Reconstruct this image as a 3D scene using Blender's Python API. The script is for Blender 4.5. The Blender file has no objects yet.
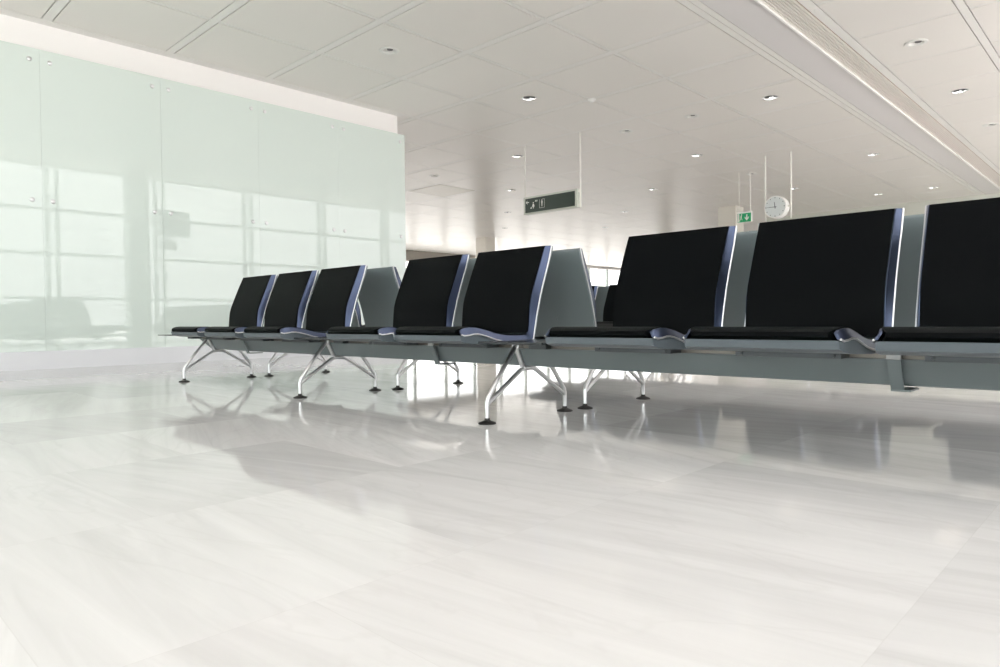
import bpy, bmesh, math
from mathutils import Vector, Matrix

# ------------------------------------------------------------ camera, sky, exposure
sc = bpy.context.scene
COL = sc.collection
PI = math.pi
CAM_H = 0.47
cam_data = bpy.data.cameras.new('camera')
cam_data.sensor_width = 36.0
cam_data.lens = 36.0 * 686.845 / 1000.0
cam_data.clip_start = 0.02
cam_data.clip_end = 600.0
cam = bpy.data.objects.new('camera', cam_data)
COL.objects.link(cam)
AX = Vector((0.72114491, 0.69271471, -0.00981566))      # image right, in the room's axes
DN = Vector((0.00706016, -0.02151614, -0.99974357))     # image down
FW = Vector((-0.69274827, 0.72089069, -0.02040693))     # view direction
FW.normalize()
AX = (AX - FW * AX.dot(FW)).normalized()
UP = AX.cross(FW).normalized()
m = Matrix((AX, UP, -FW)).transposed().to_4x4()
m.translation = Vector((0, 0, CAM_H))
cam.matrix_world = m
sc.camera = cam

world = bpy.data.worlds.new('overcast_sky')
sc.world = world
world.use_nodes = True
bg = world.node_tree.nodes['Background']
bg.inputs['Color'].default_value = (0.985, 0.985, 0.985, 1)
bg.inputs['Strength'].default_value = 3.0

sun_data = bpy.data.lights.new('added_sun', 'SUN')  # added daylight source; its unseen floor patch bounces up to the ceiling
sun_data.energy = 12.0
sun_data.angle = math.radians(3)
sun_data.color = (1.0, 0.955, 0.94)
added_sun = bpy.data.objects.new('added_sun', sun_data); COL.objects.link(added_sun)
added_sun.rotation_euler = Vector((-0.62, 0.10, -0.78)).to_track_quat('-Z', 'Y').to_euler()

sc.view_settings.view_transform = 'Standard'
sc.view_settings.look = 'None'
sc.view_settings.gamma = 1.0
sc.view_settings.use_curve_mapping = False
sc.view_settings.exposure = 0.28
sc.cycles.max_bounces = 14
sc.cycles.diffuse_bounces = 8
sc.cycles.glossy_bounces = 6
sc.cycles.transparent_max_bounces = 12
sc.cycles.sample_clamp_indirect = 6.0
sc.cycles.use_denoising = True

# ------------------------------------------------------------ materials
def new_mat(name):
    mt = bpy.data.materials.new(name)
    mt.use_nodes = True
    nt = mt.node_tree
    return mt, nt, nt.nodes['Principled BSDF']

def mat(name, col, rough=0.5, metal=0.0, spec=0.5, noise=0.0, nscale=30.0, ior=None, coat=0.0,
        sheen=0.0, sheen_col=None, bump=0.0, bscale=200.0):
    mt, nt, b = new_mat(name)
    b.inputs['Base Color'].default_value = (*col, 1)
    b.inputs['Roughness'].default_value = rough
    b.inputs['Metallic'].default_value = metal
    b.inputs['Specular IOR Level'].default_value = spec
    if ior: b.inputs['IOR'].default_value = ior
    if coat: b.inputs['Coat Weight'].default_value = coat; b.inputs['Coat Roughness'].default_value = 0.04
    if sheen:
        b.inputs['Sheen Weight'].default_value = sheen
        b.inputs['Sheen Roughness'].default_value = 0.4
        b.inputs['Sheen Tint'].default_value = (*(sheen_col or (1, 1, 1)), 1)
    if noise or bump:
        tc = nt.nodes.new('ShaderNodeTexCoord')
        if noise:
            n = nt.nodes.new('ShaderNodeTexNoise'); n.inputs['Scale'].default_value = nscale
            n.inputs['Detail'].default_value = 4
            nt.links.new(tc.outputs['Object'], n.inputs['Vector'])
            mx = nt.nodes.new('ShaderNodeMix'); mx.data_type = 'RGBA'
            mx.inputs[6].default_value = (*[c * (1 - noise) for c in col], 1)
            mx.inputs[7].default_value = (*[min(1, c * (1 + noise)) for c in col], 1)
            nt.links.new(n.outputs['Fac'], mx.inputs[0])
            nt.links.new(mx.outputs[2], b.inputs['Base Color'])
        if bump:
            n2 = nt.nodes.new('ShaderNodeTexNoise'); n2.inputs['Scale'].default_value = bscale
            nt.links.new(tc.outputs['Object'], n2.inputs['Vector'])
            bp = nt.nodes.new('ShaderNodeBump'); bp.inputs['Strength'].default_value = bump
            bp.inputs['Distance'].default_value = 0.002
            nt.links.new(n2.outputs['Fac'], bp.inputs['Height'])
            nt.links.new(bp.outputs['Normal'], b.inputs['Normal'])
    return mt

def marble():
    mt, nt, b = new_mat('polished_pale_marble')
    N, L = nt.nodes, nt.links
    geo = N.new('ShaderNodeNewGeometry')
    sep = N.new('ShaderNodeSeparateXYZ'); L.new(geo.outputs['Position'], sep.inputs[0])
    def mth(op, a, c=None):
        n = N.new('ShaderNodeMath'); n.operation = op
        for i, v in enumerate((a, c)):
            if v is None: continue
            if isinstance(v, (int, float)): n.inputs[i].default_value = v
            else: L.new(v, n.inputs[i])
        return n.outputs[0]
    PX, PY = 0.735, 0.75
    u = mth('DIVIDE', mth('ADD', sep.outputs['X'], 0.285 + PX * 100), PX)
    cu = mth('FLOOR', u); fu = mth('FRACT', u)
    par = mth('MULTIPLY', mth('MODULO', cu, 2.0), 0.5)
    v = mth('ADD', mth('DIVIDE', mth('ADD', sep.outputs['Y'], -0.605 + PY * 100), PY), par)
    v = mth('ADD', v, 0.5)
    cv = mth('FLOOR', v); fv = mth('FRACT', v)
    cell = N.new('ShaderNodeCombineXYZ'); L.new(cu, cell.inputs[0]); L.new(cv, cell.inputs[1])
    wn = N.new('ShaderNodeTexWhiteNoise'); wn.noise_dimensions = '3D'; L.new(cell.outputs[0], wn.inputs['Vector'])
    # every slab is cut from another piece: shift, and turn the grain of each a little
    off = N.new('ShaderNodeVectorMath'); off.operation = 'SCALE'; L.new(wn.outputs['Color'], off.inputs[0]); off.inputs['Scale'].default_value = 40
    ad = N.new('ShaderNodeVectorMath'); ad.operation = 'ADD'; L.new(geo.outputs['Position'], ad.inputs[0]); L.new(off.outputs[0], ad.inputs[1])
    rot = N.new('ShaderNodeVectorRotate'); rot.rotation_type = 'Z_AXIS'
    ang = mth('MULTIPLY', mth('SUBTRACT', wn.outputs['Value'], 0.5), 0.7)
    L.new(ad.outputs[0], rot.inputs['Vector']); L.new(ang, rot.inputs['Angle'])
    mp = N.new('ShaderNodeMapping'); mp.inputs['Scale'].default_value = (0.5, 6.0, 1.0)
    L.new(rot.outputs[0], mp.inputs['Vector'])
    n1 = N.new('ShaderNodeTexNoise'); n1.inputs['Scale'].default_value = 1.6; n1.inputs['Detail'].default_value = 4.5
    n1.inputs['Roughness'].default_value = 0.6; n1.inputs['Distortion'].default_value = 1.2
    L.new(mp.outputs[0], n1.inputs['Vector'])
    mp2 = N.new('ShaderNodeMapping'); mp2.inputs['Scale'].default_value = (0.6, 1.6, 1.0)
    L.new(rot.outputs[0], mp2.inputs['Vector'])
    n2 = N.new('ShaderNodeTexNoise'); n2.inputs['Scale'].default_value = 1.1; n2.inputs['Detail'].default_value = 4
    n2.inputs['Distortion'].default_value = 2.5
    L.new(mp2.outputs[0], n2.inputs['Vector'])
    vein = mth('ABSOLUTE', mth('SUBTRACT', n2.outputs['Fac'], 0.5))
    vr = N.new('ShaderNodeMapRange'); L.new(vein, vr.inputs['Value'])
    vr.inputs['From Min'].default_value = 0.0; vr.inputs['From Max'].default_value = 0.02
    vr.inputs['To Min'].default_value = 1.0; vr.inputs['To Max'].default_value = 0.0
    ramp = N.new('ShaderNodeValToRGB')
    ramp.color_ramp.elements[0].position = 0.28; ramp.color_ramp.elements[0].color = (0.60, 0.593, 0.592, 1)
    ramp.color_ramp.elements[1].position = 0.72; ramp.color_ramp.elements[1].color = (0.705, 0.698, 0.697, 1)
    e = ramp.color_ramp.elements.new(0.5); e.color = (0.66, 0.653, 0.652, 1)
    L.new(n1.outputs['Fac'], ramp.inputs[0])
    tone = N.new('ShaderNodeMapRange'); L.new(wn.outputs['Value'], tone.inputs['Value'])
    tone.inputs['To Min'].default_value = 0.90; tone.inputs['To Max'].default_value = 1.07
    hs = N.new('ShaderNodeHueSaturation'); L.new(ramp.outputs[0], hs.inputs['Color']); L.new(tone.outputs[0], hs.inputs['Value'])
    mv = N.new('ShaderNodeMix'); mv.data_type = 'RGBA'
    L.new(mth('MULTIPLY', vr.outputs[0], 0.16), mv.inputs[0])
    L.new(hs.outputs[0], mv.inputs[6]); mv.inputs[7].default_value = (0.5, 0.49, 0.48, 1)
    # hairline joints
    j = mth('MAXIMUM', mth('LESS_THAN', mth('MINIMUM', fu, mth('SUBTRACT', 1.0, fu)), 0.0012),
            mth('LESS_THAN', mth('MINIMUM', fv, mth('SUBTRACT', 1.0, fv)), 0.0012))
    mj = N.new('ShaderNodeMix'); mj.data_type = 'RGBA'
    L.new(mth('MULTIPLY', j, 0.16), mj.inputs[0]); L.new(mv.outputs[2], mj.inputs[6])
    mj.inputs[7].default_value = (0.42, 0.41, 0.39, 1)
    L.new(mj.outputs[2], b.inputs['Base Color'])
    b.inputs['Roughness'].default_value = 0.05
    b.inputs['IOR'].default_value = 1.31
    return mt

def thin_glass(name, tint=(0.93, 0.97, 0.96)):
    mt = bpy.data.materials.new(name); mt.use_nodes = True
    nt = mt.node_tree; nt.nodes.clear()
    o = nt.nodes.new('ShaderNodeOutputMaterial')
    t = nt.nodes.new('ShaderNodeBsdfTransparent'); t.inputs[0].default_value = (*tint, 1)
    g = nt.nodes.new('ShaderNodeBsdfGlossy'); g.inputs['Roughness'].default_value = 0.0
    lw = nt.nodes.new('ShaderNodeLayerWeight'); lw.inputs[0].default_value = 0.5
    pw = nt.nodes.new('ShaderNodeMath'); pw.operation = 'POWER'; pw.inputs[1].default_value = 5.0
    f = nt.nodes.new('ShaderNodeMath'); f.operation = 'MULTIPLY_ADD'; f.inputs[1].default_value = 0.8; f.inputs[2].default_value = 0.04
    nt.links.new(lw.outputs['Facing'], pw.inputs[0]); nt.links.new(pw.outputs[0], f.inputs[0])
    mx = nt.nodes.new('ShaderNodeMixShader')
    nt.links.new(f.outputs[0], mx.inputs[0]); nt.links.new(t.outputs[0], mx.inputs[1]); nt.links.new(g.outputs[0], mx.inputs[2])
    nt.links.new(mx.outputs[0], o.inputs[0])
    return mt

M = {}
M['marble'] = marble()
M['white_wall'] = mat('white_painted_wall', (0.93, 0.90, 0.89), 0.6)
M['plinth'] = mat('white_plinth', (0.80, 0.80, 0.84), 0.25)
M['tile'] = mat('ceiling_tile_paint', (0.87, 0.84, 0.80), 0.3, ior=1.2, noise=0.02, nscale=0.6)
M['strip'] = mat('ceiling_strip_paint', (0.88, 0.86, 0.83), 0.3, ior=1.2)
M['drop'] = mat('ceiling_panel_lilac_grey', (0.80, 0.775, 0.77), 0.25, ior=1.15)
M['void'] = mat('ceiling_void', (0.30, 0.29, 0.27), 0.9)
M['slot'] = mat('tan_slot_shadow', (0.42, 0.28, 0.19), 0.8)  # tan stands for the shadow inside the grille slots
M['slat'] = mat('cream_slat', (0.88, 0.83, 0.78), 0.4)
M['bright_white'] = mat('bright_white_paint', (0.93, 0.92, 0.90), 0.4)
M['oldtile'] = mat('beige_access_panel', (0.66, 0.62, 0.54), 0.35)
M['mint'] = mat('mint_backed_glass', (0.715, 0.79, 0.75), 0.015, ior=1.75)
M['mint_far'] = mat('pale_green_glass_partition', (0.68, 0.69, 0.63), 0.08, ior=1.5)
M['mullion'] = mat('grey_green_window_frame', (0.42, 0.47, 0.45), 0.4)
M['column'] = mat('cream_column_render', (0.80, 0.77, 0.70), 0.5)
M['bulk'] = mat('taupe_bulkhead', (0.36, 0.33, 0.29), 0.6)
M['pane'] = thin_glass('window_pane_glass')
M['pane_neutral'] = thin_glass('neutral_window_glass', (0.90, 0.90, 0.90))
M['pane_tinted'] = thin_glass('solar_window_glass', (0.95, 0.95, 0.94))
M['apron'] = mat('concrete_apron', (0.75, 0.74, 0.72), 0.9)
M['leather'] = mat('black_upholstery', (0.002, 0.0025, 0.003), 0.5, spec=0.04, sheen=0.015, sheen_col=(0.6, 0.8, 0.7), bump=0.15, bscale=600)
M['leather_back'] = mat('black_upholstery_mint_glare', (0.002, 0.0025, 0.003), 0.5, spec=0.05, sheen=0.3, sheen_col=(0.6, 0.85, 0.72), bump=0.15, bscale=600)  # mint sheen tint paints in the green glare off the glass wall
M['leather_back'].node_tree.nodes['Principled BSDF'].inputs['Sheen Roughness'].default_value = 0.25
M['shell'] = mat('grey_painted_metal', (0.165, 0.195, 0.205), 0.32, spec=0.6)
M['beam'] = mat('grey_beam_metal', (0.145, 0.17, 0.175), 0.35, spec=0.5)
M['rim'] = mat('polished_edge_blue_reflection', (0.085, 0.105, 0.17), 0.3, metal=1.0)  # polished aluminium, its blue reflection put into the base colour
M['alu'] = mat('polished_aluminium', (0.74, 0.74, 0.75), 0.3, metal=1.0)
M['rail_light'] = mat('pale_clamp_tab', (0.36, 0.37, 0.37), 0.4)
M['rail'] = mat('dull_aluminium_rail', (0.20, 0.185, 0.165), 0.45, metal=1.0)
M['pan'] = mat('shell_grey_shaded_pan', (0.095, 0.115, 0.13), 0.35, spec=0.5)  # shell paint darkened: shade under the seat put into the colour
M['bracket'] = mat('dark_grey_bracket', (0.075, 0.085, 0.09), 0.4, metal=0.3)
M['rubber'] = mat('black_rubber_foot', (0.02, 0.018, 0.017), 0.45)
M['table'] = mat('dark_table_laminate', (0.02, 0.024, 0.026), 0.25)
M['sign_face'] = mat('dark_green_grey_sign_face', (0.055, 0.075, 0.065), 0.3)
M['sign_frame'] = mat('pale_sign_frame', (0.68, 0.70, 0.64), 0.4)
M['rod'] = mat('white_suspension_rod', (0.88, 0.86, 0.80), 0.4)
M['pict'] = mat('white_pictogram', (0.9, 0.9, 0.86), 0.5)
M['exit_green'] = mat('exit_sign_green', (0.02, 0.42, 0.17), 0.4)
M['clock_face'] = mat('clock_dial_white', (0.72, 0.76, 0.76), 0.3)
M['clock_body'] = mat('clock_case_white', (0.9, 0.89, 0.87), 0.3)
M['hand'] = mat('clock_hand_dark', (0.05, 0.06, 0.07), 0.5)
M['lamp_ring'] = mat('white_lamp_ring', (0.85, 0.84, 0.81), 0.35)
M['reflector'] = mat('mirror_lamp_reflector', (0.9, 0.9, 0.9), 0.08, metal=1.0)
M['lamp_dark'] = mat('lamp_inside_dark', (0.14, 0.14, 0.14), 0.4)
M['lampglass'] = mat('opal_lamp_tube', (0.9, 0.9, 0.88), 0.3)
M['screen_body'] = mat('grey_monitor_case', (0.20, 0.22, 0.22), 0.5)
M['screen'] = mat('monitor_screen', (0.02, 0.03, 0.03), 0.1)

# ------------------------------------------------------------ mesh helpers
def finish(bm, name, material, parent=None, smooth=35, bevel=0, bseg=2, loc=None):
    if bevel:
        es = [e for e in bm.edges if len(e.link_faces) == 2 and e.calc_face_angle(0) > math.radians(28)]
        bmesh.ops.bevel(bm, geom=es, offset=bevel, segments=bseg, profile=0.6, affect='EDGES', clamp_overlap=True)
    bmesh.ops.recalc_face_normals(bm, faces=bm.faces)
    me = bpy.data.meshes.new(name)
    bm.to_mesh(me); bm.free()
    for mt in (material if isinstance(material, (list, tuple)) else [material]): me.materials.append(mt)
    if smooth:
        me.polygons.foreach_set('use_smooth', [True] * len(me.polygons))
        me.set_sharp_from_angle(angle=math.radians(smooth))
    o = bpy.data.objects.new(name, me); COL.objects.link(o)
    if parent: o.parent = parent
    if loc: o.location = loc
    return o

def box(bm, x0, x1, y0, y1, z0, z1, mi=0):
    vs = [bm.verts.new(p) for p in ((x0,y0,z0),(x1,y0,z0),(x1,y1,z0),(x0,y1,z0),(x0,y0,z1),(x1,y0,z1),(x1,y1,z1),(x0,y1,z1))]
    fs = []
    for q in ((0,3,2,1),(4,5,6,7),(0,1,5,4),(1,2,6,5),(2,3,7,6),(3,0,4,7)):
        f = bm.faces.new([vs[i] for i in q]); f.material_index = mi; fs.append(f)
    return vs

def prism_x(bm, poly, x0, x1, mi=0):
    """extrude a (y,z) outline along X"""
    a = [bm.verts.new((x0, p[0], p[1])) for p in poly]
    b = [bm.verts.new((x1, p[0], p[1])) for p in poly]
    n = len(poly)
    fs = [bm.faces.new(a), bm.faces.new(b[::-1])]
    for i in range(n): fs.append(bm.faces.new((a[i], b[i], b[(i+1) % n], a[(i+1) % n])))
    for f in fs: f.material_index = mi

def prism_y(bm, poly, y0, y1, mi=0):
    a = [bm.verts.new((p[0], y0, p[1])) for p in poly]
    b = [bm.verts.new((p[0], y1, p[1])) for p in poly]
    n = len(poly)
    fs = [bm.faces.new(a), bm.faces.new(b[::-1])]
    for i in range(n): fs.append(bm.faces.new((a[i], b[i], b[(i+1) % n], a[(i+1) % n])))
    for f in fs: f.material_index = mi

def tube(bm, pts, rad, seg=12, mi=0, squash=None):
    pts = [Vector(p) for p in pts]
    if isinstance(rad, (int, float)): rad = [rad] * len(pts)
    rings = []
    for i, p in enumerate(pts):
        t = (pts[min(i+1, len(pts)-1)] - pts[max(i-1, 0)]).normalized()
        ref = Vector((1, 0, 0)) if abs(t.x) < 0.9 else Vector((0, 1, 0))
        u = t.cross(ref).normalized(); v = t.cross(u).normalized()
        rings.append([bm.verts.new(p + (u * math.cos(2*PI*k/seg) + v * math.sin(2*PI*k/seg)) * rad[i]) for k in range(seg)])
    for a, b in zip(rings, rings[1:]):
        for k in range(seg):
            f = bm.faces.new((a[k], a[(k+1) % seg], b[(k+1) % seg], b[k])); f.material_index = mi
    bm.faces.new(rings[0][::-1]).material_index = mi; bm.faces.new(rings[-1]).material_index = mi

def lathe(bm, prof, c=(0,0,0), seg=32, mi=0, axis='Z', closed=True):
    """prof: (r, h) pairs"""
    rings = []
    for r, h in prof:
        ring = []
        for k in range(seg):
            a = 2*PI*k/seg
            p = (r*math.cos(a), r*math.sin(a), h)
            if axis == 'Y': p = (p[0], p[2], p[1])
            if axis == 'X': p = (p[2], p[0], p[1])
            ring.append(bm.verts.new((c[0]+p[0], c[1]+p[1], c[2]+p[2])))
        rings.append(ring)
    for a, b in zip(rings, rings[1:]):
        for k in range(seg):
            bm.faces.new((a[k], a[(k+1) % seg], b[(k+1) % seg], b[k])).material_index = mi
    if closed:
        bm.faces.new(rings[0][::-1]).material_index = mi; bm.faces.new(rings[-1]).material_index = mi

def tag(o, label, cat, group=None, kind=None):
    o['label'] = label; o['category'] = cat
    if group: o['group'] = group
    if kind: o['kind'] = kind
    return o

def struct(name, bm, m_, **k):
    o = finish(bm, name, m_, **k); o['kind'] = 'structure'; return o

def empty(name, loc=(0,0,0), rz=0):
    o = bpy.data.objects.new(name, None); COL.objects.link(o)
    o.location = loc; o.rotation_euler = (0, 0, rz); o.empty_display_size = 0.1
    return o

def copy_part(o, parent):
    c = o.copy(); COL.objects.link(c); c.parent = parent
    for ch in o.children: copy_part(ch, c)
    return c

# ------------------------------------------------------------ room shell
CZ = 3.59            # underside of the ceiling tiles
XL = -8.37           # face of the mint glass wall
XF = -24.4           # far window wall on the left
YE = 46.0            # end of the long hall
XW = 5.5             # tall window wall on the right, behind the camera
YB = -6.5

bm = bmesh.new(); box(bm, XF-0.3, XW+0.3, YB-0.3, YE+0.3, -0.2, 0.0); struct('floor', bm, M['marble'], smooth=0)
bm = bmesh.new(); box(bm, -260, 260, -260, 260, -0.9, -0.7)
tag(struct('concrete_apron', bm, M['apron'], smooth=0), 'pale concrete airfield apron outside the windows', 'apron')

def hole_tile(bm, x0, x1, y0, y1, z, cx, cy, r, seg=28):
    angs = [2*PI*k/seg for k in range(seg)] + [math.atan2(y-cy, x-cx) % (2*PI) for x in (x0, x1) for y in (y0, y1)]
    angs = sorted(set(round(a, 6) for a in angs))
    inn, out = [], []
    for a in angs:
        c, s = math.cos(a), math.sin(a)
        t = min([(x1-cx)/c if c > 1e-9 else ((x0-cx)/c if c < -1e-9 else 1e9), (y1-cy)/s if s > 1e-9 else ((y0-cy)/s if s < -1e-9 else 1e9)])
        out.append(bm.verts.new((cx+c*t, cy+s*t, z))); inn.append(bm.verts.new((cx+c*r, cy+s*r, z)))
    n = len(angs)
    for i in range(n):
        bm.faces.new((inn[i], out[i], out[(i+1) % n], inn[(i+1) % n]))

PITCH = 1.218
GX0, GY0 = -8.295, 1.93
def gx(i): return GX0 + 1.2135 * i
def gy(j): return GY0 + PITCH * j
SW, TW, GAP = 0.086, 0.040, 0.012

# kind 1: bright mirror reflector, kind 0: white ring fitting.  (x, y, kind, label)
DL = [
 (0, 4, 1, 'mirror downlight in the ceiling left of the hanging sign rods, nearest the glass wall top corner'),
]
dl_cells = {}
def cell_of(x, y): return (math.floor((x - GX0) / 1.2135), math.floor((y - GY0) / PITCH))
DOWNLIGHTS = [
 (-6.44, 7.34, 1, 'large mirror reflector downlight, top centre, left of the small white detector'),
 (-6.44, 4.90, 0, 'white ringed recessed light nearest the top of the mint glass wall'),
 (-6.44, 9.78, 0, 'white ringed recessed light just right of the longer sign rod'),
 (-5.24, 9.78, 0, 'pale unlit recessed ring between the sign rods and the bright light left of the beam'),
 (-4.02, 9.78, 1, 'large mirror downlight nearest the smooth grey ceiling strip'),
 (-6.44, 12.22, 1, 'mirror downlight above the clock, left of its rods'),
 (-8.88, 9.78, 1, 'mirror downlight crossed by the left rod of the hanging sign'),
 (-8.88, 14.65, 1, 'small bright downlight above the left corner of the big black seat, right of sign'),
 (-11.32, 12.22, 1, 'bright downlight just left of the dark hanging sign'),
 (-13.72, 14.65, 1, 'bright downlight below the left corner of the hanging sign'),
 (-16.15, 17.10, 1, 'faint downlight far off under the hanging sign, lowest of its row'),
 (-11.32, 17.10, 1, 'tiny bright downlight just beyond the lower right corner of the hanging sign'),
 (-13.72, 19.52, 1, 'tiny far downlight low between the two black centre seats and the right group'),
 (-11.32, 9.78, 0, 'dim white ringed light above the beige ceiling panel'),
 (-6.44, 14.65, 0, 'small dim recessed light between the exit sign rods and the clock rod'),
 (-4.02, 14.65, 1, 'bright downlight right of the clock, beside the grey ceiling strip'),
 (-4.02, 19.52, 1, 'far bright downlight low beside the grey strip near the rightmost seat'),
 (-6.44, 17.10, 1, 'small bright downlight directly right of the clock rod'),
 (-5.24, 19.52, 1, 'faint far downlight above the big black seat, right of the clock'),
 (-2.03, 9.03, 0, 'large white ringed light right of the slatted grille, nearest the camera'),
 (-2.03, 11.40, 1, 'mirror reflector downlight right of the slatted grille'),
 (-2.03, 13.78, 0, 'dim white ringed light at the right edge, farthest past the grille'),
]
used = {}
for d in DOWNLIGHTS:
    if d[0] < -3.4: used[cell_of(d[0], d[1])] = d

bm = bmesh.new()
IMIN = -13
for i in range(IMIN, 4):
    for j in range(-7, 36):
        x0, x1 = gx(i) + TW/2 + GAP, gx(i+1) - TW/2 - GAP
        y0, y1 = gy(j) + SW/2 + GAP, gy(j+1) - SW/2 - GAP
        if x0 < XL - 0.1 and j < 3: continue
        if i == 3: x1 = -3.462
        if (i, j) == (-4, 7): continue
        d = used.get((i, j))
        if d: hole_tile(bm, x0, x1, y0, y1, CZ, d[0], d[1], 0.098)
        else:
            vs = [bm.verts.new(p) for p in ((x0,y0,CZ),(x0,y1,CZ),(x1,y1,CZ),(x1,y0,CZ))]
            bm.faces.new(vs)
        # turned-up tile edge
        e = [(x0,y0),(x1,y0),(x1,y1),(x0,y1)]
        for k in range(4):
            a, b = e[k], e[(k+1) % 4]
            bm.faces.new([bm.verts.new(p) for p in ((*a,CZ),(*b,CZ),(*b,CZ+0.03),(*a,CZ+0.03))])
# tiles right of the grille
for i, (xa, xb) in enumerate(((-2.50, -1.515), (-1.42, -0.95))):
    for j in range(-9, 31):
        y0, y1 = 8.43 + 1.2*j + 0.025, 8.43 + 1.2*(j+1) - 0.025
        d = next((d for d in DOWNLIGHTS if xa < d[0] < xb and y0 < d[1] < y1), None)
        if d: hole_tile(bm, xa, xb, y0, y1, CZ, d[0], d[1], 0.098)
        else: bm.faces.new([bm.verts.new(p) for p in ((xa,y0,CZ),(xa,y1,CZ),(xb,y1,CZ),(xb,y0,CZ))])
        e = [(xa,y0),(xb,y0),(xb,y1),(xa,y1)]
        for k in range(4):
            a, b = e[k], e[(k+1) % 4]
            bm.faces.new([bm.verts.new(p) for p in ((*a,CZ),(*b,CZ),(*b,CZ+0.03),(*a,CZ+0.03))])
struct('ceiling', bm, M['tile'], smooth=0)

bm = bmesh.new(); x0, x1 = gx(-4)+TW/2+GAP, gx(-3)-TW/2-GAP; y0, y1 = gy(7)+SW/2+GAP, gy(8)-SW/2-GAP
box(bm, x0-.006, x1+.006, y0-.006, y1+.006, CZ-0.003, CZ+0.03)
tag(finish(bm, 'ceiling_access_panel', M['oldtile'], smooth=0), 'slightly beige square ceiling panel, far left beyond the end of the mint glass wall', 'panel')

bm = bmesh.new()
for j in range(-7, 37):
    x_lo = gx(IMIN) if gy(j) > 6.6 else XL
    box(bm, x_lo, -3.462, gy(j)-SW/2, gy(j)+SW/2, CZ+0.001, CZ+0.02)
for i in range(IMIN, 4):
    y_lo = 6.7 if gx(i) < XL else YB
    # short pieces between the wide strips
    j = -7
    while j < 36:
        if gy(j) + 0.1 >= y_lo or gx(i) > XL:
            if not (gx(i) < XL and gy(j) < 6.6):
                box(bm, gx(i)-TW/2, gx(i)+TW/2, gy(j)+SW/2+0.002, gy(j+1)-SW/2-0.002, CZ+0.001, CZ+0.02)
        j += 1
box(bm, XL-0.049, -8.282, YB, 6.60, CZ-0.001, CZ+0.02)
box(bm, -3.448, -3.375, YB, YE, CZ-0.002, CZ+0.02)
box(bm, -3.365, -3.300, YB, YE, CZ-0.002, CZ+0.02)
box(bm, -2.606, -2.512, YB, YE, CZ-0.002, CZ+0.02)
box(bm, -1.505, -1.430, YB, YE, CZ-0.002, CZ+0.02)
for j in range(-9, 32):
    box(bm, -2.50, -1.515, 8.43+1.2*j-0.018, 8.43+1.2*j+0.018, CZ+0.001, CZ+0.02)
    box(bm, -1.42, -0.95, 8.43+1.2*j-0.018, 8.43+1.2*j+0.018, CZ+0.001, CZ+0.02)
struct('trim_1', bm, M['strip'], smooth=0)
bm = bmesh.new(); box(bm, -3.29, -2.885, YB, YE, CZ-0.004, CZ+0.02); struct('trim_2', bm, M['drop'], smooth=0)
bm = bmesh.new(); box(bm, -2.883, -2.862, YB, YE, CZ-0.028, CZ+0.05); struct('trim_3', bm, M['bright_white'], smooth=0)
bm = bmesh.new()
for k in range(8):
    x = -2.846 + k * 0.0305
    box(bm, x-0.0105, x+0.0105, YB, YE, CZ-0.006, CZ+0.009)
tag(finish(bm, 'ceiling_grille', M['slat'], smooth=0), 'long cream slatted air grille running down the ceiling at upper right', 'grille')
bm = bmesh.new(); box(bm, -2.86, -2.61, YB, YE, CZ+0.010, CZ+0.020); struct('trim_4', bm, M['slot'], smooth=0)
bm = bmesh.new(); box(bm, XF-0.3, -0.93, YB-0.3, YE+0.3, CZ+0.16, CZ+0.36); struct('ceiling_void', bm, M['void'], smooth=0)
# edge of the low ceiling and the taller hall by the right-hand windows
bm = bmesh.new(); box(bm, -0.95, -0.85, YB, YE, CZ-0.02, 5.4); struct('wall_fascia', bm, M['white_wall'], smooth=0)
bm = bmesh.new(); box(bm, -0.95, XW+0.3, YB-0.3, YE+0.3, 5.4, 5.6); struct('ceiling_high', bm, M['white_wall'], smooth=0)

# walls
bm = bmesh.new(); box(bm, XL-0.25, XL-0.05, YB, 6.545, 0.0, CZ+0.10); struct('wall_left', bm, M['white_wall'], smooth=0)
bm = bmesh.new(); box(bm, XF, XL-0.25, 6.3, 6.5, 0.0, CZ+0.15); struct('wall_return', bm, M['white_wall'], smooth=0)
bm = bmesh.new(); box(bm, XL-0.06, XL+0.008, YB, 6.64, 0.0, 0.188); struct('baseboard_left', bm, M['plinth'], smooth=0)
bm = bmesh.new()
for k in range(6):
    x = XL + 0.05 + 2.79*k
    box(bm, x-0.05, x+0.05, YB-0.2, YB-0.06, 0.0, 5.45)
for z in (0.12, 1.19, 2.42, 3.62): box(bm, XL, XW, YB-0.19, YB-0.07, z-0.045, z+0.045)
struct('added_window_frame', bm, M['mullion'], smooth=0)  # unseen window frame, added to let fill light onto the floor
bm = bmesh.new(); box(bm, XL, XW, YB-0.14, YB-0.12, 0.1, 5.4); struct('added_window_pane', bm, M['pane'], smooth=0)  # glazing of the added, unseen window wall behind the camera
bm = bmesh.new(); box(bm, XF-0.3, XL-0.05, YB-0.25, YB, 0.0, 5.5); struct('wall_back', bm, M['white_wall'], smooth=0)
bm = bmesh.new(); box(bm, XF-0.3, XW+0.3, YE, YE+0.25, 0.0, 5.5); struct('wall_end', bm, M['white_wall'], smooth=0)
bm = bmesh.new(); box(bm, -9.0, 5.3, 21.6, 21.7, 0.0, CZ+0.05); struct('wall_far', bm, M['mint_far'], smooth=0)
bm = bmesh.new(); box(bm, XF-0.05, XF+0.3, 6.5, 23.4, 3.12, CZ+0.1); struct('wall_bulkhead', bm, M['bulk'], smooth=0)
bm = bmesh.new(); box(bm, XF-0.3, XF, 6.3, YE, 0.0, 0.25); box(bm, XF-0.3, XF, 6.3, YE, CZ-0.12, CZ+0.2)
struct('wall_window_sill', bm, M['white_wall'], smooth=0)
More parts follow.
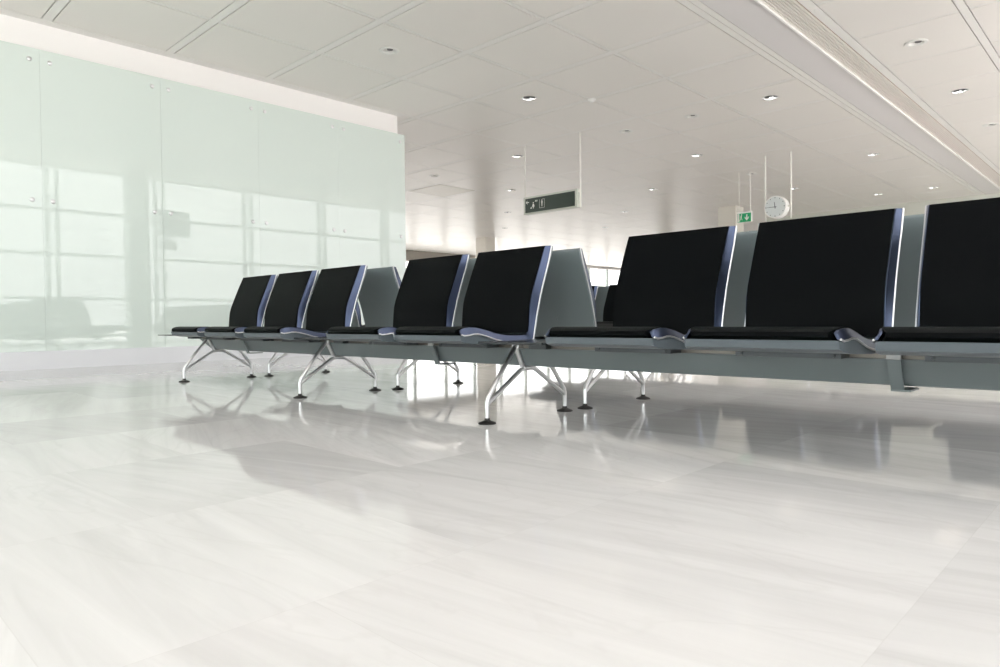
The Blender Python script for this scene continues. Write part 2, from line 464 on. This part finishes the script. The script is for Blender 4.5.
for n_, (cx, cy) in enumerate(((-8.82, 18.7), (-18.6, 18.6), (-8.82, 32.0), (-18.6, 32.0))):
    if n_ == 2 : continue
    bm = bmesh.new(); box(bm, cx-0.26, cx+0.26, cy-0.26, cy+0.26, 0.0, CZ+0.02); struct('column', bm, M['column'], bevel=0.02)
bm = bmesh.new(); box(bm, 1.0, 1.42, 5.75, 6.2, 0.0, 5.42); struct('column', bm, M['mullion'], bevel=0.01)

# right-hand window wall (behind the camera, seen mirrored in the glass panels)
def window_wall(name, x, ys, zs, ztop, th=0.05, depth=0.14, pair=0.24, y0=None, y1=None):
    bm = bmesh.new()
    for y in ys:
        for dy in ((-pair/2, pair/2) if pair else (0,)):
            box(bm, x-depth/2, x+depth/2, y+dy-th, y+dy+th, 0.0, ztop)
    for z in zs:
        box(bm, x-depth/2+0.01, x+depth/2-0.01, y0, y1, z-0.045, z+0.045)
    struct(name, bm, M['mullion'], smooth=0)
ys = [YB + 0.35 + 2.84*k for k in range(0, 21)]
window_wall('window_1', XW, [y for y in ys if y < YE], [0.12, 1.19, 2.42, 3.64, 4.86, 5.34], 5.42, y0=YB, y1=YE)
bm = bmesh.new(); box(bm, XW-0.01, XW+0.01, YB, YE, 0.05, 5.38); struct('window_2', bm, M['pane_neutral'], smooth=0)
ys2 = [6.6 + 1.9*k for k in range(0, 21)]
window_wall('window_3', XF-0.15, ys2, [1.2, 2.4], CZ, th=0.05, pair=0, y0=6.5, y1=YE)
bm = bmesh.new(); box(bm, XF-0.16, XF-0.14, 6.5, YE, 0.25, CZ-0.1); struct('window_4', bm, M['pane_tinted'], smooth=0)

# ------------------------------------------------------------ mint glass panels
seams = [-0.51, 0.685, 1.88, 3.07, 4.265, 5.455, 6.64]
glabels = [
 'mint glass wall panel just outside the left edge of the photo',
 'mint glass wall panel cut off by the left edge of the photo',
 'mint glass wall panel with the mirrored grey seats, second from the left edge',
 'mint glass wall panel with the mirrored hanging monitor at its left side',
 'mint glass wall panel right behind the backs of the leftmost black seats',
 'mint glass wall panel at the right end of the wall, next to the open hall',
]
for k in range(6):
    y0, y1 = seams[k] + 0.0006, seams[k+1] - 0.0006
    g = empty('glass_panel', (XL, (y0+y1)/2, 0.188))
    tag(g, glabels[k], 'glass panel', 'mint glass wall panels')
    w = (y1-y0)/2
    bm = bmesh.new(); box(bm, -0.012, 0.0, -w, w, 0.0, 3.118)
    finish(bm, 'pane', M['mint'], g, smooth=0)
    for zc in (3.0, 1.562):
        for yc in (-w+0.09, w-0.09):
            bm = bmesh.new()
            lathe(bm, [(0.004, 0.016), (0.016, 0.015), (0.022, 0.011), (0.024, 0.0)], c=(0.0, yc, zc), seg=20, axis='X')
            tube(bm, [(-0.045, yc, zc), (-0.0121, yc, zc)], 0.009, 10)
            finish(bm, 'clip', M['alu'], g)

# ------------------------------------------------------------ bench seating
UPR = [(-.410,.421),(-.395,.429),(-.370,.433),(-.335,.435),(-.295,.434),(-.255,.429),(-.215,.421),(-.175,.411),(-.135,.402),(-.095,.396),
       (-.05,.393),(0,.392),(.045,.392),(.070,.397),(.083,.412),(.089,.44),(.093,.50),(.099,.550),(.110,.590),(.130,.640),(.150,.690),(.180,.762),(.2095,.832),(.222,.853)]
LOW = [(-.415,.403),(-.395,.398),(-.360,.400),(-.325,.404),(-.29,.404),(-.255,.400),(-.22,.392),(-.185,.382),(-.15,.373),(-.11,.366),
       (-.06,.361),(0,.359),(.06,.359),(.094,.364),(.106,.375),(.114,.41),(.122,.449),(.137,.510),(.148,.547),(.160,.590),(.179,.645),(.2005,.703),(.228,.775),(.252,.838),(.247,.852)]
HW = 0.256
UPR = [(y + max(0, -.25-y)*.25, z) for y, z in UPR]
LOW = [(y + max(0, -.25-y)*.25, z) for y, z in LOW]
UPR = [(y, z - max(0, z-.5)*0.029) for y, z in UPR]
LOW = [(y, z - max(0, z-.5)*0.029) for y, z in LOW]
def offs(poly, d):
    """shift an open polyline along its left normal"""
    out = []
    for i in range(len(poly)):
        a = Vector(poly[max(i-1, 0)]); b = Vector(poly[min(i+1, len(poly)-1)])
        t = (b - a).normalized()
        out.append((poly[i][0] - t.y*d, poly[i][1] + t.x*d))
    return out

def round_nose(bm, k=.010):
    for v in bm.verts:
        t = min(1.0, max(0.0, (-.325 - v.co.y) / .055))
        v.co.x -= math.copysign(k * t * t, v.co.x)

def build_seat():
    # shell: grey pan under the cushion and the tall grey back shell, one pressed sheet
    bm = bmesh.new()
    W = HW - 0.004
    pan_top = LOW[:13]
    pan = [(-.378,.399)] + [(y, z-0.001) for y, z in pan_top[1:]] + [(.09,.352),(.02,.348),(-.10,.350),(-.25,.356),(-.31,.360),(-.352,.366),(-.372,.374)]
    prism_x(bm, pan, -W, W, 1)
    round_nose(bm)
    back_in = LOW[13:24] + [(.250,.8425)]
    back = [(y-0.002, z) for y, z in back_in] + [(y+0.012, z) for y, z in back_in[::-1]]
    prism_x(bm, back, -HW+0.001, HW-0.001)
    for xs, zc, yc in ((0.0, .805, .2395+.0115), (0.0, .47, .1275+.0115)):
        lathe(bm, [(0.008, 0.0), (0.007, 0.004), (0.002, 0.005)], c=(xs, yc, zc), seg=10, axis='Y')
    shell = finish(bm, 'seat', [M['shell'], M['pan']], None, bevel=0.003, bseg=2)
    # cushion
    bm = bmesh.new()
    top = offs(UPR[:13], 0.004); bot = [(y+0.004, z+0.001) for y, z in LOW[:13]]
    poly = [(-.384,.412)] + [(-.380,.424)] + top[1:] + [(.060,.372)] + bot[::-1][1:]
    poly = poly[:-1] + [(-.370,.4005)]
    prism_x(bm, poly, -HW+0.0175, HW-0.0175)
    round_nose(bm, .022)
    finish(bm, 'seat_cushion', M['leather'], shell, bevel=0.009, bseg=3)
    bm = bmesh.new()
    fr = offs(UPR[14:23], 0.006); bk = LOW[15:23]
    poly = [(fr[0][0], .402)] + fr[:-1] + [(.214,.8425), (.228,.8435)] + [(y-0.006, z-.004) for y, z in bk[::-1][1:]] + [(.100,.402)]
    prism_x(bm, poly, -HW+0.0175, HW-0.0175)
    finish(bm, 'back_cushion', M['leather_back'], shell, bevel=0.006, bseg=3)
    for s in (-1, 1):
        bm = bmesh.new()
        n = len(UPR)
        L2 = LOW[:n-1] + [(.252,.845)]
        A = [[bm.verts.new((s*x, *u)) for u in UPR] for x in (HW-0.022, HW-0.014)]
        B = [[bm.verts.new((s*x, *u)) for u in L2] for x in (HW-0.010, HW)]
        for i in range(n-1):
            bm.faces.new((A[0][i], A[0][i+1], B[0][i+1], B[0][i]))
            bm.faces.new((A[1][i], A[1][i+1], B[1][i+1], B[1][i]))
            bm.faces.new((A[0][i], A[0][i+1], A[1][i+1], A[1][i]))
            bm.faces.new((B[0][i], B[0][i+1], B[1][i+1], B[1][i]))
        for i in (0, n-1): bm.faces.new((A[0][i], A[1][i], B[1][i], B[0][i]))
        round_nose(bm)
        rim = finish(bm, 'side_rim', M['rim'], shell, bevel=0.002, bseg=2, smooth=50)
        # bright polished bead along the outer lower edge
        bm = bmesh.new()
        xo = s*HW
        tube(bm, [(xo, y, z) for y, z in L2], 0.0036, 8)
        round_nose(bm)
        finish(bm, 'edge_bead', M['alu'], shell)
    return shell

def build_leg():
    bm = bmesh.new()
    A, B = (-.088, .343), (-.033, .238)
    for s in (-1, 1):
        P = lambda y, z: (0, s*y, z)
        tube(bm, [P(-.28, .02), P(-.28, .095), P(-.272, .118), P(-.20, .208), P(*A)], [.0095, .0105, .0115, .0105, .0105], 12)
        tube(bm, [P(-.276, .088), P(-.265, .097), P(-.06, .225), P(*B)], [.008, .0095, .0105, .0115], 12)
        tube(bm, [P(A[0], A[1]+.004), P(-.060, .292), P(B[0], B[1])], [.014, .0125, .0125], 12)
    tube(bm, [(0, B[0]-.004, B[1]), (0, -B[0]+.004, B[1])], .0125, 12)
    for s in (-1, 1): box(bm, -.022, .022, s*.070-.018, s*.070+.018, .334, .350)
    leg = finish(bm, 'leg', M['alu'], None, smooth=50)
    for s in (-1, 1):
        bm = bmesh.new()
        lathe(bm, [(.039, 0), (.041, .003), (.037, .007), (.020, .0135), (.0125, .017), (.0115, .026), (.006, .027)], c=(0, s*.28, 0), seg=28)
        finish(bm, 'foot', M['rubber'], leg)
    return leg

def build_clamp():
    bm = bmesh.new()
    W = .0185
    prism_x(bm, [(-.094,.378),(-.1005,.372),(-.1005,.336),(-.098,.334),(-.090,.338)], -W-.001, W+.001, 1)
    prism_x(bm, [(-.092,.375),(-.098,.37),(-.098,.335),(-.050,.232),(-.046,.236),(-.090,.338)], -W, W)
    prism_x(bm, [(-.054,.232),(-.054,.238),(.05,.238),(.05,.232)], -W, W+.018)
    tube(bm, [(0, -.104, .353), (0, -.095, .353)], .005, 10)
    return finish(bm, 'beam_clamp', [M['beam'], M['rail_light']], None, bevel=.0015, bseg=1)

def build_bracket():
    bm = bmesh.new()
    box(bm, -.175, .175, -.14, .13, .334, .3525)
    for x in (-.165, .165):
        lathe(bm, [(.006, 0), (.005, -.004), (.002, -.005)], c=(x*.93, -.1405, .344), seg=10, axis='Y')
    return finish(bm, 'seat_bracket', M['bracket'], None, bevel=.002, bseg=1)

def build_table(w):
    bm = bmesh.new()
    box(bm, -w/2, w/2, -.29, .10, .362, .371)
    o = finish(bm, 'table_top', M['table'], None, bevel=.003, bseg=2)
    bm = bmesh.new(); box(bm, -.05, .05, -.10, .08, .333, .3625)
    finish(bm, 'table_bracket', M['bracket'], o, bevel=.002, bseg=1)
    return o

P_SEAT, P_LEG, P_CLAMP, P_BRACK = build_seat(), build_leg(), build_clamp(), build_bracket()
_fresh = {'seat': True, 'leg': True, 'clamp': True, 'brack': True}
def place(proto, key, parent, x, flip):
    if _fresh.get(key): o = proto; o.parent = parent; _fresh[key] = False
    else: o = copy_part(proto, parent)
    o.location = (x * (-1 if flip else 1), 0, 0)
    return o

def bench(y, face, seats, legs, clamps, tables, x0, x1, label, name='beam_seating'):
    """face = -1: seats look towards -Y.  All x positions are room positions; the root sits at x = 0."""
    flip = face > 0
    root = empty(name, (0, y, 0), PI if flip else 0)
    tag(root, label, 'seating bench', 'airport beam seating')
    S = -1 if flip else 1
    a, b = sorted((x0*S, x1*S))
    bm = bmesh.new()
    sec = [(-.072,.334),(-.034,.252),(-.028,.249),(.028,.249),(.034,.252),(.072,.334)]
    def ring(x, dx):
        return [bm.verts.new((x + dx*(.334-z)/.085, yy, z)) for yy, z in sec]
    R0, R1 = ring(a, .16), ring(b, -.16)
    for k in range(6):
        bm.faces.new((R0[k], R1[k], R1[(k+1) % 6], R0[(k+1) % 6]))
    bm.faces.new(R0[::-1]); bm.faces.new(R1)
    finish(bm, 'beam', M['beam'], root, bevel=.002, bseg=1)
    bm = bmesh.new(); box(bm, a+.02, b-.02, -.060, .060, .3345, .350)
    finish(bm, 'beam_rail', M['rail'], root, bevel=.002, bseg=1)
    for x in seats:
        place(P_SEAT, 'seat', root, x, flip)
        place(P_BRACK, 'brack', root, x, flip)
    for x in legs: place(P_LEG, 'leg', root, x, flip)
    for x in clamps: place(P_CLAMP, 'clamp', root, x, flip)
    for x, w in tables:
        t = build_table(w); t.parent = root; t.location = (x*S, 0, 0)
    return root

SR = [-5.070, -4.462, -3.852, -2.852, -2.240, -1.258, -0.650, -0.068]
seatsx = [r - HW for r in SR]
LEGS = [-5.58, -3.81, -2.185, 0.06]
CL = [-4.955, -2.785, -0.592]
TB = [(-5.90, .38), (-3.66, .39), (-2.04, .375), (0.18, .38)]
bench(2.465, -1, seatsx, LEGS, CL, TB, -5.78, 0.12,
      'nearest bench of black seats with fronts towards the viewer, grey beam, splayed metal legs')
SR2 = [r + 0.03 for r in SR[:7]] + [-0.02]
bench(3.17, 1, [r - HW for r in SR2], [-5.55, -3.75, -2.165, 0.06], CL, TB, -5.78, 0.12,
      'bench turned away behind the nearest one, showing tall grey seat backs')
OFF = -0.64 - 0.63 + 0.63
def far(x): return -(x + 4.47) + 0.0
seats_f = [0.3, -0.32, -0.94, -1.95, -2.57, -3.56, -4.18, -4.86]
legs_f = [0.1, -2.1, -3.9]
bench(6.15, -1, seats_f, legs_f, [], [(-1.445, .39), (-3.065, .38)], -5.2, 0.75,
      'distant black seats glimpsed between near seat groups, facing the viewer')
bench(6.87, 1, seats_f, legs_f, [], [(-1.445, .39), (-3.065, .38)], -5.2, 0.75,
      'rearmost distant bench, sliver of grey back in gap left of big black seats')

# ------------------------------------------------------------ downlights
def build_downlight(kind):
    root = empty('recessed_downlight')
    bm = bmesh.new()
    if kind:
        lathe(bm, [(.097, .004), (.104, .001), (.106, -.003), (.101, -.006), (.096, -.004), (.0945, .004)], seg=36, closed=False)
        finish(bm, 'trim_ring', M['reflector'], root)
        bm = bmesh.new()
        lathe(bm, [(.0955, .000), (.090, .03), (.078, .065), (.058, .095), (.03, .11), (.004, .113)], seg=36, closed=False)
        finish(bm, 'reflector', M['reflector'], root)
        bm = bmesh.new()
        for yy in (-.022, .022): tube(bm, [(-.062, yy, .062), (.062, yy, .062)], .012, 12)
        finish(bm, 'lamp_tube', M['lampglass'], root)
        bm = bmesh.new()
        for x in (-.05, 0, .05): box(bm, x-.002, x+.002, -.07, .07, .012, .045)
        finish(bm, 'louvre', M['lamp_dark'], root, smooth=0)
    else:
        lathe(bm, [(.095, .004), (.112, .000), (.118, -.004), (.112, -.010), (.080, -.012), (.074, -.004), (.076, .01)], seg=36, closed=False)
        finish(bm, 'trim_ring', M['lamp_ring'], root)
        bm = bmesh.new()
        lathe(bm, [(.0765, .004), (.070, .02), (.045, .035), (.004, .038)], seg=36, closed=False)
        finish(bm, 'reflector', M['lamp_ring'], root)
        bm = bmesh.new()
        lathe(bm, [(.034, .0), (.036, .012), (.030, .034)], c=(.018, 0, 0), seg=24)
        finish(bm, 'lamp', M['lamp_dark'], root)
    return root
protos = {0: build_downlight(0), 1: build_downlight(1)}
seen = set()
for x, y, kind, label in DOWNLIGHTS:
    if kind not in seen: o = protos[kind]; seen.add(kind)
    else:
        o = protos[kind].copy(); COL.objects.link(o)
        for ch in protos[kind].children: copy_part(ch, o)
    o.location = (x, y, CZ)
    tag(o, label, 'ceiling light', 'recessed ceiling lights')

# ------------------------------------------------------------ sprinklers and detectors
bm = bmesh.new()
lathe(bm, [(.03, 0), (.03, -.004), (.012, -.008), (.010, -.028), (.005, -.030)], seg=18)
for s in (-1, 1): tube(bm, [(s*.009, 0, -.024), (s*.014, 0, -.036), (s*.002, 0, -.048)], .0022, 6)
lathe(bm, [(.018, -.048), (.018, -.050), (.004, -.051)], seg=14)
sp = finish(bm, 'sprinkler', M['lamp_ring'])
SPR = [(-4.62, 5.52, 'small ceiling sprinkler at a tile corner near the top edge, centre'),
       (-7.06, 4.31, 'small ceiling sprinkler at a tile corner nearest the mint glass wall'),
       (-7.06, 8.02, 'small ceiling sprinkler below the big centre mirror light'),
       (-4.62, 8.02, 'small ceiling sprinkler right of the white detector, towards the grey strip'),
       (-4.66, 10.5, 'small ceiling sprinkler left of the bright light by the grey strip'),
       (-5.86, 10.48, 'small ceiling sprinkler right of the longer sign rod'),
       (-2.56, 7.33, 'small sprinkler beside the slatted grille nearest the top edge'),
       (-2.56, 9.66, 'small sprinkler beside the slatted grille, second from the top edge')]
M_SC = 0.6
for k, (x, y, lab) in enumerate(SPR):
    o = sp if k == 0 else sp.copy()
    if k: COL.objects.link(o)
    o.location = (x, y, CZ); o.scale = (M_SC, M_SC, M_SC)
    tag(o, lab, 'sprinkler', 'ceiling sprinklers')
bm = bmesh.new(); lathe(bm, [(.055, 0), (.056, -.012), (.045, -.022), (.030, -.026), (.028, -.040), (.012, -.046)], seg=28)
o = finish(bm, 'smoke_detector', M['bright_white'], loc=(-5.85, 8.02, CZ)); tag(o, 'small white domed smoke detector right of the big centre mirror light', 'detector')

# ------------------------------------------------------------ hanging direction sign
Y0 = 9.24
sg = empty('hanging_sign', (-7.655, Y0, 2.345))
tag(sg, 'dark grey-green direction sign with white toilet pictograms hung on two thin rods', 'sign')
bm = bmesh.new(); W = .60
box(bm, -W, W, -.004, .12, 0, .305); 
finish(bm, 'sign_case', M['sign_frame'], sg, bevel=.006)
bm = bmesh.new(); box(bm, -W+.045, W-.045, -.010, -.003, .022, .272)
finish(bm, 'sign_face', M['sign_face'], sg, smooth=0)
bm = bmesh.new(); tube(bm, [(-W-.005, .05, 0.0), (-W-.005, .05, CZ-2.345)], .011, 10); finish(bm, 'rod', M['rod'], sg)
bm = bmesh.new(); tube(bm, [(W+.03, .05, -.01), (W+.03, .05, CZ-2.345)], .014, 10); finish(bm, 'rod', M['rod'], sg)
bm = bmesh.new(); box(bm, W, W+.03, .03, .07, .01, .05); box(bm, W, W+.03, .03, .07, .25, .29); finish(bm, 'rod_bracket', M['rod'], sg, smooth=0)
def flat(bm, pts, y0, y1): prism_y(bm, pts, y0, y1)
def disc(bm, cx, cz, r, y0, y1, n=16): prism_y(bm, [(cx+r*math.cos(2*PI*k/n), cz+r*math.sin(2*PI*k/n)) for k in range(n)], y0, y1)
ya, yb = -.0125, -.0095
bm = bmesh.new()
ax, az = -.505, .205
flat(bm, [(ax-.032, az), (ax, az+.032), (ax+.006, az+.026), (ax-.014, az+.007), (ax+.04, az+.007), (ax+.04, az-.007), (ax-.014, az-.007), (ax+.006, az-.026), (ax, az-.032)], ya, yb)
finish(bm, 'arrow_symbol', M['pict'], sg, smooth=0)
bm = bmesh.new()           # figure with a skirt
cx, cz = -.365, .10
disc(bm, cx, cz+.088, .012, ya, yb); flat(bm, [(cx-.010, cz+.072), (cx+.010, cz+.072), (cx+.030, cz+.018), (cx-.030, cz+.018)], ya, yb)
flat(bm, [(cx-.011, cz+.018), (cx-.003, cz+.018), (cx-.003, cz-.012), (cx-.011, cz-.012)], ya, yb)
flat(bm, [(cx+.003, cz+.018), (cx+.011, cz+.018), (cx+.011, cz-.012), (cx+.003, cz-.012)], ya, yb)
flat(bm, [(cx-.070, cz-.012), (cx-.036, cz-.012), (cx-.048, cz+.022)], ya, yb)
finish(bm, 'person_symbol', M['pict'], sg, smooth=0)
bm = bmesh.new()           # small symbol upper middle
cx, cz = -.295, .215
disc(bm, cx-.014, cz+.004, .010, ya, yb); flat(bm, [(cx-.030, cz-.014), (cx+.028, cz-.014), (cx+.028, cz-.006), (cx-.030, cz-.006)], ya, yb)
flat(bm, [(cx+.004, cz+.0), (cx+.028, cz+.0), (cx+.028, cz+.010), (cx+.004, cz+.010)], ya, yb)
finish(bm, 'baby_symbol', M['pict'], sg, smooth=0)
bm = bmesh.new()           # framed lift symbol
cx, cz = -.165, .15
for a in ((cx-.058, cx-.054, cz-.07, cz+.075), (cx+.054, cx+.058, cz-.07, cz+.075), (cx-.058, cx+.058, cz-.074, cz-.070), (cx+.0, cx+.058, cz+.075, cz+.079)):
    box(bm, a[0], a[1], ya, yb, a[2], a[3])
disc(bm, cx, cz+.058, .011, ya, yb); flat(bm, [(cx-.018, cz+.043), (cx+.018, cz+.043), (cx+.010, cz-.005), (cx+.006, cz-.050), (cx-.006, cz-.050), (cx-.010, cz-.005)], ya, yb)
finish(bm, 'lift_symbol', M['pict'], sg, smooth=0)

# ------------------------------------------------------------ emergency exit sign
ex = empty('exit_sign', (-6.49, 14.4, 2.515))
tag(ex, 'small green emergency exit sign with white running figure and down arrow, hung on rods', 'sign')
bm = bmesh.new(); box(bm, -.16, .16, 0, .05, 0, .225); finish(bm, 'sign_case', M['bright_white'], ex, bevel=.004)
bm = bmesh.new(); box(bm, -.15, .15, -.006, .001, .008, .195); finish(bm, 'sign_face', M['exit_green'], ex, smooth=0)
bm = bmesh.new(); cx, cz = .06, .10
flat(bm, [(cx-.013, cz+.065), (cx+.013, cz+.065), (cx+.013, cz-.01), (cx+.045, cz+.02), (cx+.045, cz-.012), (cx, cz-.065), (cx-.045, cz-.012), (cx-.045, cz+.02), (cx-.013, cz-.01)], -.009, -.0055)
finish(bm, 'arrow_symbol', M['pict'], ex, smooth=0)
bm = bmesh.new()
flat(bm, [(-.145, .015), (-.105, .015), (-.105, .19), (-.145, .19)], -.009, -.0055)      # doorway
cx, cz = -.065, .10
disc(bm, cx+.008, cz+.065, .014, -.009, -.0055)
flat(bm, [(cx-.012, cz+.048), (cx+.012, cz+.045), (cx+.010, cz-.005), (cx-.016, cz-.005)], -.009, -.0055)
flat(bm, [(cx-.012, cz-.005), (cx-.002, cz-.005), (cx-.028, cz-.07), (cx-.038, cz-.062)], -.009, -.0055)
flat(bm, [(cx+.0, cz-.005), (cx+.010, cz-.005), (cx+.030, cz-.045), (cx+.020, cz-.052)], -.009, -.0055)
finish(bm, 'running_person_symbol', M['pict'], ex, smooth=0)
for s in (-1, 1):
    bm = bmesh.new(); tube(bm, [(s*.125, .025, .222), (s*.125, .025, CZ-2.515)], .009, 8); finish(bm, 'rod', M['rod'], ex)

# ------------------------------------------------------------ clock
ck = empty('station_clock', (-5.335, 13.2, 2.36))
tag(ck, 'round white double-sided clock showing quarter to twelve, hung between two white rods', 'clock')
R, Zc = .205, .215
bm = bmesh.new()
lathe(bm, [(R-.012, -.004), (R-.002, -.010), (R+.006, -.004), (R+.008, .02), (R+.008, .14), (R+.006, .164), (R-.002, .170), (R-.012, .164)], c=(0, 0, Zc), seg=48, axis='Y')
finish(bm, 'clock_case', M['clock_body'], ck)
for yy in (-.0075, .1665):
    bm = bmesh.new(); lathe(bm, [(R-.011, 0), (R-.011, .002)], c=(0, yy, Zc), seg=48, axis='Y'); finish(bm, 'dial', M['clock_face'], ck)
bm = bmesh.new()
for k in range(12):
    a = k*PI/6; c, s = math.cos(a), math.sin(a); r0, r1, h = R-.040, R-.018, .004 if k % 3 else .006
    flat(bm, [(c*r0-s*h, Zc+s*r0+c*h), (c*r1-s*h, Zc+s*r1+c*h), (c*r1+s*h, Zc+s*r1-c*h), (c*r0+s*h, Zc+s*r0-c*h)], -.0095, -.0074)
finish(bm, 'hour_marks', M['hand'], ck, smooth=0)
def hand(name, ang, ln, w, y):
    bm = bmesh.new(); c, s = math.cos(ang), math.sin(ang)
    q = [(-.03, -w), (ln, -w*.6), (ln, w*.6), (-.03, w)]
    flat(bm, [(c*a-s*b, Zc+s*a+c*b) for a, b in q], y-.002, y)
    finish(bm, name, M['hand'], ck, smooth=0)
hand('hour_hand', math.radians(97.5), .095, .007, -.0100)
hand('minute_hand', math.radians(180), .155, .005, -.0125)
bm = bmesh.new(); tube(bm, [(0, -.016, Zc), (0, -.008, Zc)], .011, 16); finish(bm, 'hub', M['hand'], ck)
for x in (-.222, .27):
    bm = bmesh.new(); tube(bm, [(x, .08, -.02), (x, .08, CZ-2.36)], .014, 10); finish(bm, 'rod', M['rod'], ck)
bm = bmesh.new(); box(bm, .208, .272, .065, .095, Zc-.015, Zc+.015); box(bm, -.224, -.208, .065, .095, Zc-.015, Zc+.015); finish(bm, 'rod_bracket', M['rod'], ck, smooth=0)

# ------------------------------------------------------------ monitor on the column, seen mirrored in the glass
mo = empty('hanging_monitor', (1.2, 6.2, 2.3))
tag(mo, 'hanging flight monitor with a small box under it, mirrored in the mint glass', 'monitor')
bm = bmesh.new(); box(bm, -.06, .06, .30, 1.02, .34, .98); finish(bm, 'monitor_case', M['screen_body'], mo, bevel=.015)
bm = bmesh.new(); box(bm, -.066, -.058, .35, .97, .40, .93); finish(bm, 'screen', M['screen'], mo, smooth=0)
bm = bmesh.new(); tube(bm, [(0, 0.0, .66), (0, .31, .66)], .03, 12); box(bm, -.03, .03, .5, .54, .22, .35); finish(bm, 'arm', M['screen_body'], mo)
bm = bmesh.new(); box(bm, -.05, .05, .30, .70, .0, .23); finish(bm, 'speaker_box', M['screen_body'], mo, bevel=.01)
